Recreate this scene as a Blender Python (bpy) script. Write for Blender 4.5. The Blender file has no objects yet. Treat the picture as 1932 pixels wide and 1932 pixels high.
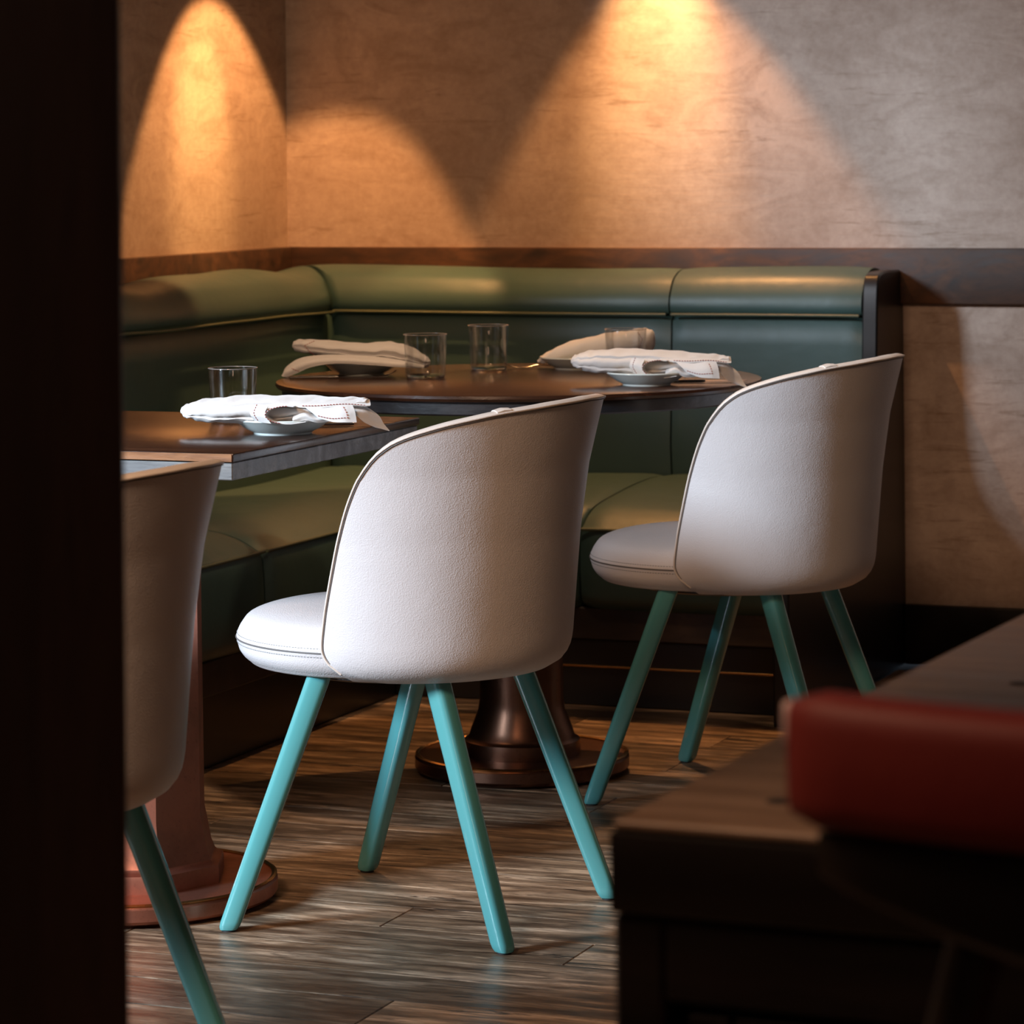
import bpy, bmesh, math, random
from mathutils import Vector, Matrix
random.seed(7)
S = bpy.context.scene
COL = S.collection
PI = math.pi

# ---------------------------------------------------------------- camera
FPX, EYE, HORIZON, ROLL = 6300.0, 1.18, 290.0, 0.009
cd = bpy.data.cameras.new('camera'); cam = bpy.data.objects.new('camera', cd); COL.objects.link(cam)
cam.location = (0, 0, EYE); cam.rotation_euler = (PI/2, ROLL, 0)
cd.sensor_width = 36; cd.lens = 36*FPX/1932; cd.shift_y = (HORIZON-966)/1932; cd.clip_start = .05
cd.dof.use_dof = True; cd.dof.focus_distance = 5.15; cd.dof.aperture_fstop = 10.5
S.camera = cam
S.view_settings.view_transform = 'Standard'; S.view_settings.look = 'None'
S.view_settings.gamma = 1; S.view_settings.use_curve_mapping = False
S.view_settings.exposure = 0.0
S.cycles.max_bounces = 8; S.cycles.diffuse_bounces = 4; S.cycles.glossy_bounces = 4; S.cycles.transparent_max_bounces = 16

def at(px, py, h=0.0):
    """point at height h seen at pixel (px, py) of the 1932 x 1932 frame"""
    dx = px-966; dy = py-HORIZON; D = dy+ROLL*dx; Z = FPX*(EYE-h)/D
    return Vector(((dx-ROLL*dy)*Z/FPX, Z, h))
def atd(px, py, Y):
    """point at depth Y seen at pixel (px, py)"""
    dx = px-966; dy = py-HORIZON
    return Vector(((dx-ROLL*dy)*Y/FPX, Y, EYE-(dy+ROLL*dx)*Y/FPX))

# room frame: origin in the wall corner, a runs along the back wall, b runs towards the camera
TH = math.radians(21.5)
CORNER = Vector((-.557, 8.26, 0)); U = Vector((math.cos(TH), -math.sin(TH), 0)); V = Vector((-math.sin(TH), -math.cos(TH), 0))
def rp(a, b, z=0.0): return CORNER + U*a + V*b + Vector((0, 0, z))

# ---------------------------------------------------------------- world and daylight
w = bpy.data.worlds.new('world'); S.world = w; w.use_nodes = True
bg = w.node_tree.nodes['Background']; bg.inputs[0].default_value = (.62, .78, 1, 1); bg.inputs[1].default_value = .6
def area(name, loc, target, sx, sy, power, color, spread=PI):
    l = bpy.data.lights.new(name, 'AREA'); l.shape = 'RECTANGLE'; l.size = sx; l.size_y = sy; l.energy = power; l.color = color; l.spread = spread
    o = bpy.data.objects.new(name, l); COL.objects.link(o); o.location = loc
    d = Vector(target)-Vector(loc); o.rotation_euler = d.to_track_quat('-Z', 'Y').to_euler()
    return o
WINDOWS = [(2.15, 3.05, 1.55, 2.42), (3.98, 5.30, .08, 2.55)]          # (b start, b end, sill height, head height) along the left wall
area('daylight', rp(-4.1, 9.75, 4.1), rp(1.6, 2.2, .6), 2.6, 1.9, 350, (.66, .83, 1.0), math.radians(60))
area('ceiling_fill', rp(1.5, 6.0, 2.75), rp(1.5, 3.9, .2), 1.0, .6, 44, (1, .62, .38), math.radians(130))  # added warm fill for the shaded sides, not a fitting of the room
area('rear_fill', rp(4.6, 9.3, 2.7), rp(3.2, 6.5, .6), .8, .5, 9, (1, .6, .4))  # unseen fill added behind the camera for faces turned towards it
area('table_lamp_glow', rp(.35, 2.85, 2.36), rp(.75, 2.2, 0), .12, .12, 2.8, (1, .62, .34))
area('round_table_fill', rp(1.25, 1.75, 2.75), rp(1.3, 1.75, 0), .10, .10, 4.5, (1, .64, .38), math.radians(70))  # added fill to brighten the napkins on the round table
def spot(name, loc, aim, deg, power, color, blend, r=.012):
    l = bpy.data.lights.new(name, 'SPOT'); l.energy = power; l.color = color; l.spot_size = math.radians(deg); l.spot_blend = blend; l.shadow_soft_size = r
    o = bpy.data.objects.new(name, l); COL.objects.link(o); o.location = loc
    o.rotation_euler = Vector(aim).to_track_quat('-Z', 'Y').to_euler(); return o
WARM = (1.0, .455, .155)
def room_dir(x, y, z): return U*x + V*y + Vector((0, 0, z))
LAMPS = [((.411, .482, 1.994), (-.268, -.098, -1), 57.8), ((.950, .251, 2.174), (.047, .123, -1), 63.2)]
for k, (p, d, deg) in enumerate(LAMPS):
    spot('wall_spot', rp(*p), room_dir(*d), deg, (100, 105)[k], WARM, .22)
spot('wall_spot_core', rp(*LAMPS[0][0]), room_dir(-.52, -.02, -1), 26, 95, (1, .56, .2), 1)
spot('wall_spot_core', rp(*LAMPS[1][0]), room_dir(.03, -.30, -1), 28, 190, (1, .56, .22), 1)

# ---------------------------------------------------------------- materials
def principled(name, col, rough=.5, metal=0, spec=.5, coat=0, coatr=.1):
    m = bpy.data.materials.new(name); m.use_nodes = True; b = m.node_tree.nodes['Principled BSDF']
    b.inputs['Base Color'].default_value = (*col, 1); b.inputs['Roughness'].default_value = rough
    b.inputs['Metallic'].default_value = metal; b.inputs['Specular IOR Level'].default_value = spec
    b.inputs['Coat Weight'].default_value = coat; b.inputs['Coat Roughness'].default_value = coatr
    return m
class G:
    def __init__(s, m): s.m = m; s.t = m.node_tree; s.b = s.t.nodes['Principled BSDF']
    def n(s, typ, **kw):
        nd = s.t.nodes.new(typ)
        for k, v in kw.items():
            if k in nd.inputs: nd.inputs[k].default_value = v
            else: setattr(nd, k, v)
        return nd
    def l(s, a, b): s.t.links.new(a, b)
    def coord(s, scale=(1, 1, 1), rot=(0, 0, 0), rnd=0):
        tc = s.n('ShaderNodeTexCoord'); out = tc.outputs['Object']
        if rnd:
            oi = s.n('ShaderNodeObjectInfo'); mu = s.n('ShaderNodeMath', operation='MULTIPLY'); mu.inputs[1].default_value = rnd
            s.l(oi.outputs['Random'], mu.inputs[0]); ad = s.n('ShaderNodeVectorMath', operation='ADD'); s.l(out, ad.inputs[0]); s.l(mu.outputs[0], ad.inputs[1]); out = ad.outputs[0]
        mp = s.n('ShaderNodeMapping'); mp.inputs['Scale'].default_value = scale; mp.inputs['Rotation'].default_value = rot; s.l(out, mp.inputs[0]); return mp.outputs[0]
    def noise(s, vec, scale, detail=4, rough=.5, dist=0):
        nd = s.n('ShaderNodeTexNoise'); nd.inputs['Scale'].default_value = scale; nd.inputs['Detail'].default_value = detail
        nd.inputs['Roughness'].default_value = rough; nd.inputs['Distortion'].default_value = dist; s.l(vec, nd.inputs['Vector']); return nd.outputs['Fac']
    def ramp(s, fac, stops):
        r = s.n('ShaderNodeValToRGB'); e = r.color_ramp.elements
        while len(e) < len(stops): e.new(.5)
        for el, (p, c) in zip(e, stops): el.position = p; el.color = (*c, 1) if len(c) == 3 else c
        s.l(fac, r.inputs[0]); return r.outputs[0]
    def mix(s, fac, a, b, mode='MIX'):
        m = s.n('ShaderNodeMix', data_type='RGBA', blend_type=mode)
        for sock, v in ((m.inputs[0], fac), (m.inputs[6], a), (m.inputs[7], b)):
            if isinstance(v, (int, float)): sock.default_value = v
            elif isinstance(v, tuple): sock.default_value = (*v, 1)
            else: s.l(v, sock)
        return m.outputs[2]
    def rng(s, fac, a, b, lo=0, hi=1):
        r = s.n('ShaderNodeMapRange'); r.inputs[1].default_value = lo; r.inputs[2].default_value = hi; r.inputs[3].default_value = a; r.inputs[4].default_value = b
        s.l(fac, r.inputs[0]); return r.outputs[0]
    def bump(s, fac, strength, dist=.001, prev=None):
        b = s.n('ShaderNodeBump'); b.inputs['Strength'].default_value = strength; b.inputs['Distance'].default_value = dist; s.l(fac, b.inputs['Height'])
        if prev: s.l(prev, b.inputs['Normal'])
        return b.outputs[0]

def plaster():
    m = principled('plaster', (.5, .4, .33), .62, spec=.3); g = G(m); c = g.coord()
    big = g.noise(c, 1.3, 3, .6, .4); col = g.ramp(big, [(.3, (.36, .255, .20)), (.7, (.56, .44, .37))])
    mott = g.noise(g.coord(scale=(1, 1, 2.2)), 5, 5, .65, 1.5); col = g.mix(g.rng(mott, 0, .75, .42, .72), col, (.29, .195, .145))
    # trowel marks: thin, nearly level dark scratches that come in patches
    scr = g.noise(g.coord(scale=(2.2, 2.2, 26), rot=(0, .06, 0)), 3.0, 4, .72, .6)
    patch = g.noise(g.coord(scale=(1, 1, 1.6)), 2.3, 2, .5)
    mk = g.n('ShaderNodeMath', operation='MULTIPLY'); g.l(g.rng(scr, 0, 1, .57, .68), mk.inputs[0]); g.l(g.rng(patch, 0, 1, .44, .56), mk.inputs[1])
    mk2 = g.n('ShaderNodeMath', operation='MULTIPLY'); mk2.inputs[1].default_value = .85; g.l(mk.outputs[0], mk2.inputs[0])
    col = g.mix(mk2.outputs[0], col, (.26, .17, .12))
    fine = g.noise(c, 55, 4, .7); col = g.mix(.12, col, g.ramp(fine, [(.3, (.2, .14, .1)), (.7, (.8, .7, .6))]))
    g.l(col, g.b.inputs['Base Color'])
    b1 = g.bump(mott, .10, .006); b2 = g.bump(scr, .2, .002, b1); g.l(g.bump(fine, .15, .002, b2), g.b.inputs['Normal'])
    return m
def wood(name, dark, mid, light, rough=.35, stretch=12, scale=3.0, rnd=0, coat=0, cracks=.0, grain=1.0, vary=0.0, axis='x', figure=0.0, rvar=.12):
    m = principled(name, mid, rough, coat=coat, coatr=.18); g = G(m)
    st = 1.0/stretch
    sc = {'x': (st, 1, 1), 'y': (1, st, 1), 'z': (1, 1, st)}[axis]
    c = g.coord(scale=sc, rnd=rnd)
    n1 = g.noise(c, scale*3, 3, .5, 1.2+figure); n2 = g.noise(c, scale*26, 5, .65, .6)
    wv = g.n('ShaderNodeTexWave', wave_type='BANDS', bands_direction='Y' if axis != 'y' else 'X'); wv.inputs['Scale'].default_value = scale*1.6; wv.inputs['Distortion'].default_value = 7; wv.inputs['Detail'].default_value = 3; wv.inputs['Detail Scale'].default_value = 1.2
    g.l(c, wv.inputs['Vector'])
    col = g.ramp(n1, [(.25, dark), (.5, mid), (.75, light)])
    col = g.mix(g.rng(wv.outputs['Fac'], 0, .4*grain), col, dark)
    col = g.mix(g.rng(n2, 0, .75*grain, .45, .75), col, dark)
    if cracks:
        n3 = g.noise(g.coord(scale={'x': (.16, 1, 1), 'y': (1, .16, 1), 'z': (1, 1, .16)}[axis], rnd=rnd*.7), scale*7, 5, .7, 1.8); col = g.mix(g.rng(n3, 0, .8, .45, .66), col, dark)
        n4 = g.noise(g.coord(scale=(.08, 1, 1), rnd=rnd*1.3), scale*60, 3, .7, .3); col = g.mix(g.rng(n4, 0, .7, .5, .7), col, dark)
    if vary:
        oi = g.n('ShaderNodeObjectInfo'); col = g.mix(1.0, col, g.ramp(oi.outputs['Random'], [(0, (1-vary,)*3), (.5, (1, 1-vary*.1, 1-vary*.2)), (1, (1+vary, 1+vary*.9, 1+vary*.75))]), 'MULTIPLY')
    if cracks:
        k = g.noise(g.coord(scale={'x': (st*.7, 1, 1), 'y': (1, st*.7, 1), 'z': (1, 1, st*.7)}[axis], rnd=rnd*1.7), scale*9, 4, .75, 1.4)
        col = g.mix(g.rng(k, 0, cracks, .58, .65), col, (.012, .008, .006))
        nb = g.bump(k, -.3, .002)
    else: nb = None
    g.l(col, g.b.inputs['Base Color']); g.l(g.bump(n2, .35, .0012, nb), g.b.inputs['Normal'])
    g.l(g.rng(n1, rough-rvar, rough+rvar), g.b.inputs['Roughness'])
    return m
def leather(name, col, rough=.42, grain=420, strength=.35, tint=None, cloud=.12):
    m = principled(name, col, rough, spec=.5); g = G(m); c = g.coord()
    v = g.n('ShaderNodeTexVoronoi', feature='SMOOTH_F1'); v.inputs['Scale'].default_value = grain; g.l(c, v.inputs['Vector'])
    n = g.noise(c, 7, 3, .6); g.l(g.mix(g.rng(n, 0, cloud*4, .35, .7), col, tuple(x*.72 for x in col) if not tint else tint), g.b.inputs['Base Color'])
    g.l(g.bump(g.noise(c, 14, 3), .12, .01, g.bump(v.outputs['Distance'], strength, .0012)), g.b.inputs['Normal'])
    g.l(g.rng(n, rough-.06, rough+.08), g.b.inputs['Roughness'])
    return m
def metal(name, col, rough, spots=(.1, .05, .03), amt=.5):
    m = principled(name, col, rough, 1); g = G(m); c = g.coord(); n = g.noise(c, 9, 5, .65); f = g.noise(c, 160, 3, .6)
    k = g.mix(g.rng(n, 0, amt, .45, .7), col, spots); g.l(g.mix(g.rng(f, 0, .5, .6, .75), k, spots), g.b.inputs['Base Color'])
    g.l(g.rng(n, rough-.08, rough+.14), g.b.inputs['Roughness']); g.l(g.bump(f, .08, .001), g.b.inputs['Normal']); return m
def cloth(name, col):
    m = principled(name, col, .85, spec=.2); g = G(m); c = g.coord(); b = g.b
    b.inputs['Sheen Weight'].default_value = .25
    wv = g.noise(g.coord(scale=(1, 1, 1)), 900, 2, .5); n = g.noise(c, 28, 3, .6)
    g.l(g.bump(n, .35, .004, g.bump(wv, .25, .0006)), b.inputs['Normal'])
    b.inputs['Subsurface Weight'].default_value = .06; b.inputs['Subsurface Radius'].default_value = (.01, .008, .006); return m
def glassm():
    m = bpy.data.materials.new('clear_glass'); m.use_nodes = True; t = m.node_tree; t.nodes.clear(); o = t.nodes.new('ShaderNodeOutputMaterial')
    a = t.nodes.new('ShaderNodeBsdfTransparent'); a.inputs[0].default_value = (.97, .97, .965, 1); b = t.nodes.new('ShaderNodeBsdfGlossy'); b.inputs['Roughness'].default_value = .03
    f = t.nodes.new('ShaderNodeFresnel'); f.inputs[0].default_value = 1.5; mu = t.nodes.new('ShaderNodeMath'); mu.operation = 'MINIMUM'; mu.inputs[1].default_value = .22; mx = t.nodes.new('ShaderNodeMixShader')
    t.links.new(f.outputs[0], mu.inputs[0]); t.links.new(mu.outputs[0], mx.inputs[0]); t.links.new(a.outputs[0], mx.inputs[1]); t.links.new(b.outputs[0], mx.inputs[2]); t.links.new(mx.outputs[0], o.inputs[0]); return m
def panem():
    m = bpy.data.materials.new('window_glass'); m.use_nodes = True; t = m.node_tree; t.nodes.clear(); o = t.nodes.new('ShaderNodeOutputMaterial')
    a = t.nodes.new('ShaderNodeBsdfTransparent'); b = t.nodes.new('ShaderNodeBsdfGlossy'); b.inputs['Roughness'].default_value = .02; mx = t.nodes.new('ShaderNodeMixShader'); mx.inputs[0].default_value = .08
    t.links.new(a.outputs[0], mx.inputs[1]); t.links.new(b.outputs[0], mx.inputs[2]); t.links.new(mx.outputs[0], o.inputs[0]); return m

M = dict(
    plaster=plaster(),
    plain=principled('dark_ceiling_paint', (.12, .08, .06), .8),
    dado=wood('walnut_rail', (.016, .007, .004), (.060, .024, .011), (.105, .044, .02), .62, 7, 2.6, figure=2.5, grain=.8),
    floor=wood('old_oak_boards', (.045, .028, .018), (.34, .23, .145), (.78, .58, .41), .40, 6.5, 4.2, rnd=40, cracks=.95, vary=.35, grain=1.0, figure=1.5, rvar=.1),
    table=wood('polished_walnut', (.014, .006, .004), (.042, .017, .009), (.072, .031, .017), .25, 9, 3, coat=.2, rvar=.06),
    edge=wood('lit_veneer_edge', (.08, .028, .010), (.28, .12, .045), (.45, .21, .085), .3, 9, 5, coat=.2),  # wood veneer edge, its colour brightened for the orange light on it
    apron=wood('blackened_oak', (.008, .009, .012), (.022, .024, .029), (.06, .062, .07), .36, 10, 5),
    litoak=wood('daylit_grey_oak', (.04, .04, .042), (.15, .155, .16), (.30, .30, .29), .42, 10, 5),  # dark grey underlayer, lightened in colour to carry the daylight on its front
    black=principled('black_lacquer', (.006, .006, .007), .35, coat=.1),
    plinth=wood('dark_plinth_oak', (.012, .008, .006), (.04, .025, .018), (.075, .048, .035), .4, 10, 3),
    pillar=wood('dark_stained_pillar', (.035, .02, .016), (.065, .036, .028), (.09, .052, .04), .5, 8, 3, axis='z'),
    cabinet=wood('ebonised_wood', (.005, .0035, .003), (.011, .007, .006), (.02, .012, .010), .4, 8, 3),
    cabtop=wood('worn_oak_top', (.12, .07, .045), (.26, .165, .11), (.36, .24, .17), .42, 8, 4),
    shell=leather('pale_grey_leather', (.58, .55, .55), .42, 520, .30, cloud=.04),
    seam=principled('dark_seam_thread', (.11, .10, .095), .6),  # dark grey-beige line along the seams
    thread=principled('grey_thread', (.20, .21, .22), .7),
    rim=leather('pale_rim_leather', (.64, .57, .51), .38, 500, .2, cloud=.03),
    leg=principled('teal_lacquer', (.085, .31, .315), .20, coat=.5, coatr=.08),
    bolster=leather('green_leather', (.040, .084, .078), .42, 300, .10, cloud=.08),
    teal=leather('teal_green_leather', (.045, .098, .090), .40, 300, .12, cloud=.10),
    seatg=leather('moss_seat_leather', (.15, .135, .055), .42, 300, .12, cloud=.10),
    pipe=principled('olive_piping', (.07, .09, .055), .45),
    brass=metal('aged_brass', (.62, .36, .14), .22),
    bronze=metal('dark_bronze', (.20, .10, .065), .30, (.05, .025, .02)),
    copper=metal('worn_copper', (.46, .19, .13), .42, (.2, .10, .07), .6),
    steel=metal('steel', (.55, .52, .50), .18, (.3, .28, .27), .2),
    porcelain=principled('porcelain', (.60, .66, .64), .18, coat=.5, coatr=.05),
    linen=cloth('linen', (.58, .56, .54)),
    hem=principled('red_hem_thread', (.25, .035, .03), .8),
    glass=glassm(), rimglint=principled('rim_glint', (.8, .78, .75), .08, .75), solidglass=principled('base_glass', (1, 1, 1), .02), pane=panem(),
    red=leather('red_leather', (.19, .012, .009), .62, 200, .1, cloud=.05),
    pink=principled('pale_pink_leather', (.75, .55, .55), .4),
    cane=principled('dark_cane', (.05, .025, .015), .5),
    foot=principled('black_rubber', (.012, .012, .012), .6),
    white=principled('white_frame_paint', (.7, .7, .68), .5),
)

M['solidglass'].node_tree.nodes['Principled BSDF'].inputs['Transmission Weight'].default_value = 1
# ---------------------------------------------------------------- mesh helpers
def link(name, me, mat, parent=None, smooth=35):
    me.materials.append(mat)
    if smooth:
        for p in me.polygons: p.use_smooth = True
        me.set_sharp_from_angle(angle=math.radians(smooth))
    o = bpy.data.objects.new(name, me); COL.objects.link(o)
    if parent: o.parent = parent
    return o
def obj(name, verts, faces, mat, parent=None, smooth=35, fix=True):
    me = bpy.data.meshes.new(name); me.from_pydata([tuple(v) for v in verts], [], faces); me.validate()
    if fix:
        bm = bmesh.new(); bm.from_mesh(me); bmesh.ops.recalc_face_normals(bm, faces=bm.faces); bm.to_mesh(me); bm.free()
    return link(name, me, mat, parent, smooth)
def empty(name, loc=(0, 0, 0), rz=0.0):
    o = bpy.data.objects.new(name, None); COL.objects.link(o); o.location = loc; o.rotation_euler = (0, 0, rz); return o
def tag(o, label=None, cat=None, group=None, kind=None):
    if label: o['label'] = label
    if cat: o['category'] = cat
    if group: o['group'] = group
    if kind: o['kind'] = kind
    return o
def copy_tree(o, parent=None):
    c = o.copy(); COL.objects.link(c)
    if parent: c.parent = parent
    for ch in [x for x in bpy.data.objects if x.parent == o]: copy_tree(ch, c)
    return c
def box(name, frame, lo, hi, mat, parent=None, bevel=.003, seg=2):
    """axis box lo..hi in the coordinates of frame(x, y, z)->Vector"""
    bm = bmesh.new(); vs = [bm.verts.new((x, y, z)) for x in (lo[0], hi[0]) for y in (lo[1], hi[1]) for z in (lo[2], hi[2])]
    for f in ((0, 1, 3, 2), (4, 6, 7, 5), (0, 4, 5, 1), (2, 3, 7, 6), (0, 2, 6, 4), (1, 5, 7, 3)): bm.faces.new([vs[i] for i in f])
    if bevel: bmesh.ops.bevel(bm, geom=list(bm.edges), offset=bevel, segments=seg, affect='EDGES', profile=.5)
    for v in bm.verts: v.co = frame(*v.co)
    bmesh.ops.recalc_face_normals(bm, faces=bm.faces)
    me = bpy.data.meshes.new(name); bm.to_mesh(me); bm.free(); return link(name, me, mat, parent)
ident = lambda x, y, z: Vector((x, y, z))
def lathe(name, prof, mat, parent=None, n=64, close=True, loc=(0, 0, 0), smooth=35):
    vs, fs = [], []; L = len(prof)
    for k in range(n):
        t = 2*PI*k/n
        for r, z in prof: vs.append((loc[0]+r*math.cos(t), loc[1]+r*math.sin(t), loc[2]+z))
    for k in range(n):
        a, b = k*L, ((k+1) % n)*L
        for i in range(L-1): fs.append((a+i, b+i, b+i+1, a+i+1))
    if close == 'loop':
        for k in range(n): a, b = k*L, ((k+1) % n)*L; fs.append((a+L-1, b+L-1, b, a))
    elif close: fs.append([k*L for k in range(n)]); fs.append([k*L+L-1 for k in range(n)])
    return obj(name, vs, fs, mat, parent, smooth)
def loft(name, rings, mat, parent=None, cap=True, closed_path=False, smooth=35):
    n = len(rings[0]); vs = [v for r in rings for v in r]; fs = []
    R = len(rings)
    for i in range(R if closed_path else R-1):
        a, b = i*n, ((i+1) % R)*n
        for k in range(n): fs.append((a+k, a+(k+1) % n, b+(k+1) % n, b+k))
    if cap and not closed_path: fs.append(list(range(n))); fs.append([(R-1)*n+k for k in range(n)])
    return obj(name, vs, fs, mat, parent, smooth)
def tube(name, path, r, mat, parent=None, n=8, closed=False):
    path = [Vector(p) for p in path]; rings = []; L = len(path); up = None
    for i, p in enumerate(path):
        if closed: t = path[(i+1) % L]-path[i-1]
        else: t = path[min(i+1, L-1)]-path[max(i-1, 0)]
        t.normalize()
        if up is None: up = t.cross(Vector((0, 0, 1))); up = up if up.length > .1 else t.cross(Vector((1, 0, 0)))
        up = (up-t*up.dot(t)).normalized(); s = t.cross(up)
        rr = r(i/(L-1)) if callable(r) else r
        rings.append([p+up*math.cos(2*PI*k/n)*rr+s*math.sin(2*PI*k/n)*rr for k in range(n)])
    return loft(name, rings, mat, parent, True, closed, 60)
def cr(p0, p1, p2, p3, t):
    return .5*((2*p1)+(p2-p0)*t+(2*p0-5*p1+4*p2-p3)*t*t+(3*p1-p0-3*p2+p3)*t*t*t)
def spline(pts, n):
    """n+1 samples of a Catmull-Rom curve through pts"""
    out = []; L = len(pts)-1
    for i in range(n+1):
        x = i/n*L; k = min(int(x), L-1); t = x-k
        p = lambda j: pts[j] if 0 <= j <= L else (pts[0]*2-pts[1] if j < 0 else pts[L]*2-pts[L-1])
        out.append(cr(p(k-1), p(k), p(k+1), p(k+2), t))
    return out
def grid_surface(ctrl, nu, nv):
    rows = [spline([Vector(p) for p in r], nu) for r in ctrl]
    cols = [spline([rows[j][i] for j in range(len(rows))], nv) for i in range(nu+1)]
    return [[cols[i][j] for i in range(nu+1)] for j in range(nv+1)]
def sheet(name, ctrl, mat, parent=None, nu=28, nv=10, thick=.0011):
    g = grid_surface(ctrl, nu, nv); return sheet_grid(name, g, mat, parent, thick), g
def sheet_grid(name, g, mat, parent, thick):
    nv, nu = len(g), len(g[0]); N = []
    for j in range(nv):
        for i in range(nu):
            a = g[j][min(i+1, nu-1)]-g[j][max(i-1, 0)]; b = g[min(j+1, nv-1)][i]-g[max(j-1, 0)][i]; n = a.cross(b)
            N.append(n.normalized() if n.length > 1e-12 else Vector((0, 0, 1)))
    vs = [g[j][i]+N[j*nu+i]*thick/2 for j in range(nv) for i in range(nu)]; K = len(vs)
    vs += [g[j][i]-N[j*nu+i]*thick/2 for j in range(nv) for i in range(nu)]
    fs = []
    for j in range(nv-1):
        for i in range(nu-1):
            a = j*nu+i; fs.append((a, a+1, a+nu+1, a+nu)); fs.append((K+a, K+a+nu, K+a+nu+1, K+a+1))
    bd = [i for i in range(nu)]+[j*nu+nu-1 for j in range(1, nv)]+[(nv-1)*nu+i for i in range(nu-2, -1, -1)]+[j*nu for j in range(nv-2, 0, -1)]
    for k in range(len(bd)): a, b = bd[k], bd[(k+1) % len(bd)]; fs.append((a, K+a, K+b, b))
    return obj(name, vs, fs, mat, parent, 50)
def dashes(name, path, on, step, rad, mat, parent, lift=None):
    """short thread stitches along a polyline, one mesh of many dashes"""
    path = [Vector(p) for p in path]; vs, fs = [], []; d = 0.0; nxt = 0.0
    for a, b in zip(path, path[1:]):
        seg = (b-a).length
        if seg < 1e-9: continue
        t = (b-a)/seg
        while nxt < d+seg:
            c = a+t*(nxt-d); s = t.cross(Vector((0, 0, 1)));
            s = (s if s.length > .05 else t.cross(Vector((1, 0, 0)))).normalized(); q = t.cross(s)
            if lift: c = c+lift
            b0 = len(vs)
            for e in (-.5, .5):
                for k in range(4): an = PI/2*k; vs.append(c+t*on*e+s*math.cos(an)*rad+q*math.sin(an)*rad)
            fs += [(b0+k, b0+(k+1) % 4, b0+4+(k+1) % 4, b0+4+k) for k in range(4)]+[(b0, b0+1, b0+2, b0+3), (b0+4, b0+5, b0+6, b0+7)]
            nxt += step
        d += seg
    o = obj(name, vs, fs, mat, parent, 60); o['kind'] = 'stuff'; return o
def smoothstep(x): x = max(0, min(1, x)); return x*x*(3-2*x)
def interp(x, tab):
    if x <= tab[0][0]: return tab[0][1]
    for (x0, y0), (x1, y1) in zip(tab, tab[1:]):
        if x <= x1: t = (x-x0)/(x1-x0); return y0+(y1-y0)*t
    return tab[-1][1]

# ---------------------------------------------------------------- room shell
RA, RB, RH = 6.4, 10.2, 3.05
def structure(o): o['kind'] = 'structure'; return o
fl = structure(box('floor', rp, (-.1, -.1, -.08), (RA, RB, -.010), M['plinth'], bevel=0))
structure(box('wall_back', rp, (-.12, -.12, 0), (RA, 0, RH), M['plaster'], bevel=0))
structure(box('wall_right', rp, (RA, -.12, 0), (RA+.12, RB, RH), M['plaster'], bevel=0))
structure(box('wall_front', rp, (-.12, RB, 0), (RA+.12, RB+.12, RH), M['plain'], bevel=0))
structure(box('ceiling', rp, (-.12, -.12, RH), (RA+.12, RB+.12, RH+.1), M['plain'], bevel=0))
wl = structure(empty('wall_left', rp(0, 0, 0)))
def wl_box(b0, b1, z0, z1): return box('wall_section', lambda x, y, z: rp(x, y, z)-rp(0, 0, 0), (-.12, b0, z0), (0, b1, z1), M['plaster'], wl, 0)
bprev = 0
for b0, b1, z0, WIN_Z1 in WINDOWS:
    wl_box(bprev, b0, 0, RH); wl_box(b0, b1, 0, z0); wl_box(b0, b1, WIN_Z1, RH); bprev = b1
wl_box(bprev, RB, 0, RH)
# windows beyond the left edge of the view, where the daylight enters
for k, (b0, b1, z0, WIN_Z1) in enumerate(WINDOWS):
    wn = structure(empty('window_%d' % (k+1), rp(0, 0, 0)))
    def wbox(name, c0, c1, y0, y1, a0=-.10, a1=-.04, mat='white'):
        return box(name, lambda x, y, z: rp(x, y, z)-rp(0, 0, 0), (a0, c0, y0), (a1, c1, y1), M[mat], wn, .004, 1)
    t = .04
    wbox('window_frame', b0+.001, b0+t, z0, WIN_Z1); wbox('window_frame', b1-t, b1-.001, z0, WIN_Z1)
    wbox('window_frame', b0+t, b1-t, z0, z0+t); wbox('window_frame', b0+t, b1-t, WIN_Z1-t, WIN_Z1)
    wbox('window_pane', b0+t, b1-t, z0+t, WIN_Z1-t, -.072, -.068, 'pane')

# floor boards, each its own piece, running along the back wall
def board_mesh(length, width):
    bm = bmesh.new(); x, y = length/2-.0009, width/2-.0009
    pts = [(-x, -y), (x, -y), (x, y), (-x, y)]
    lo = [bm.verts.new((px, py, -.010)) for px, py in pts]; mid = [bm.verts.new((px, py, -.0012)) for px, py in pts]
    hi = [bm.verts.new((px-math.copysign(.0012, px), py-math.copysign(.0012, py), 0)) for px, py in pts]
    for k in range(4):
        j = (k+1) % 4; bm.faces.new((lo[k], lo[j], mid[j], mid[k])); bm.faces.new((mid[k], mid[j], hi[j], hi[k]))
    bm.faces.new(hi); bm.faces.new(lo[::-1]); me = bpy.data.meshes.new('floor_board'); bm.to_mesh(me); bm.free(); me.materials.append(M['floor']); return me
BW = .135; LENS = [.55, .85, 1.1, 1.45, 1.8]; bmeshes = [board_mesh(l, BW) for l in LENS]
ang = math.atan2(U.y, U.x)
for row in range(-5, 40):
    b = .78+BW*row+BW/2; a = .025 if row >= 0 else 1.57; first = True
    while a < 3.7:
        k = random.randrange(5) if first else random.randrange(2, 5); first = False; L = LENS[k]
        o = bpy.data.objects.new('floor_board', bmeshes[k]); COL.objects.link(o); o.parent = fl
        o.location = rp(a+L/2, b, random.uniform(-.0006, .0002)); o.rotation_euler = (0, 0, ang+(PI if random.random() < .5 else 0))
        a += L

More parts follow.
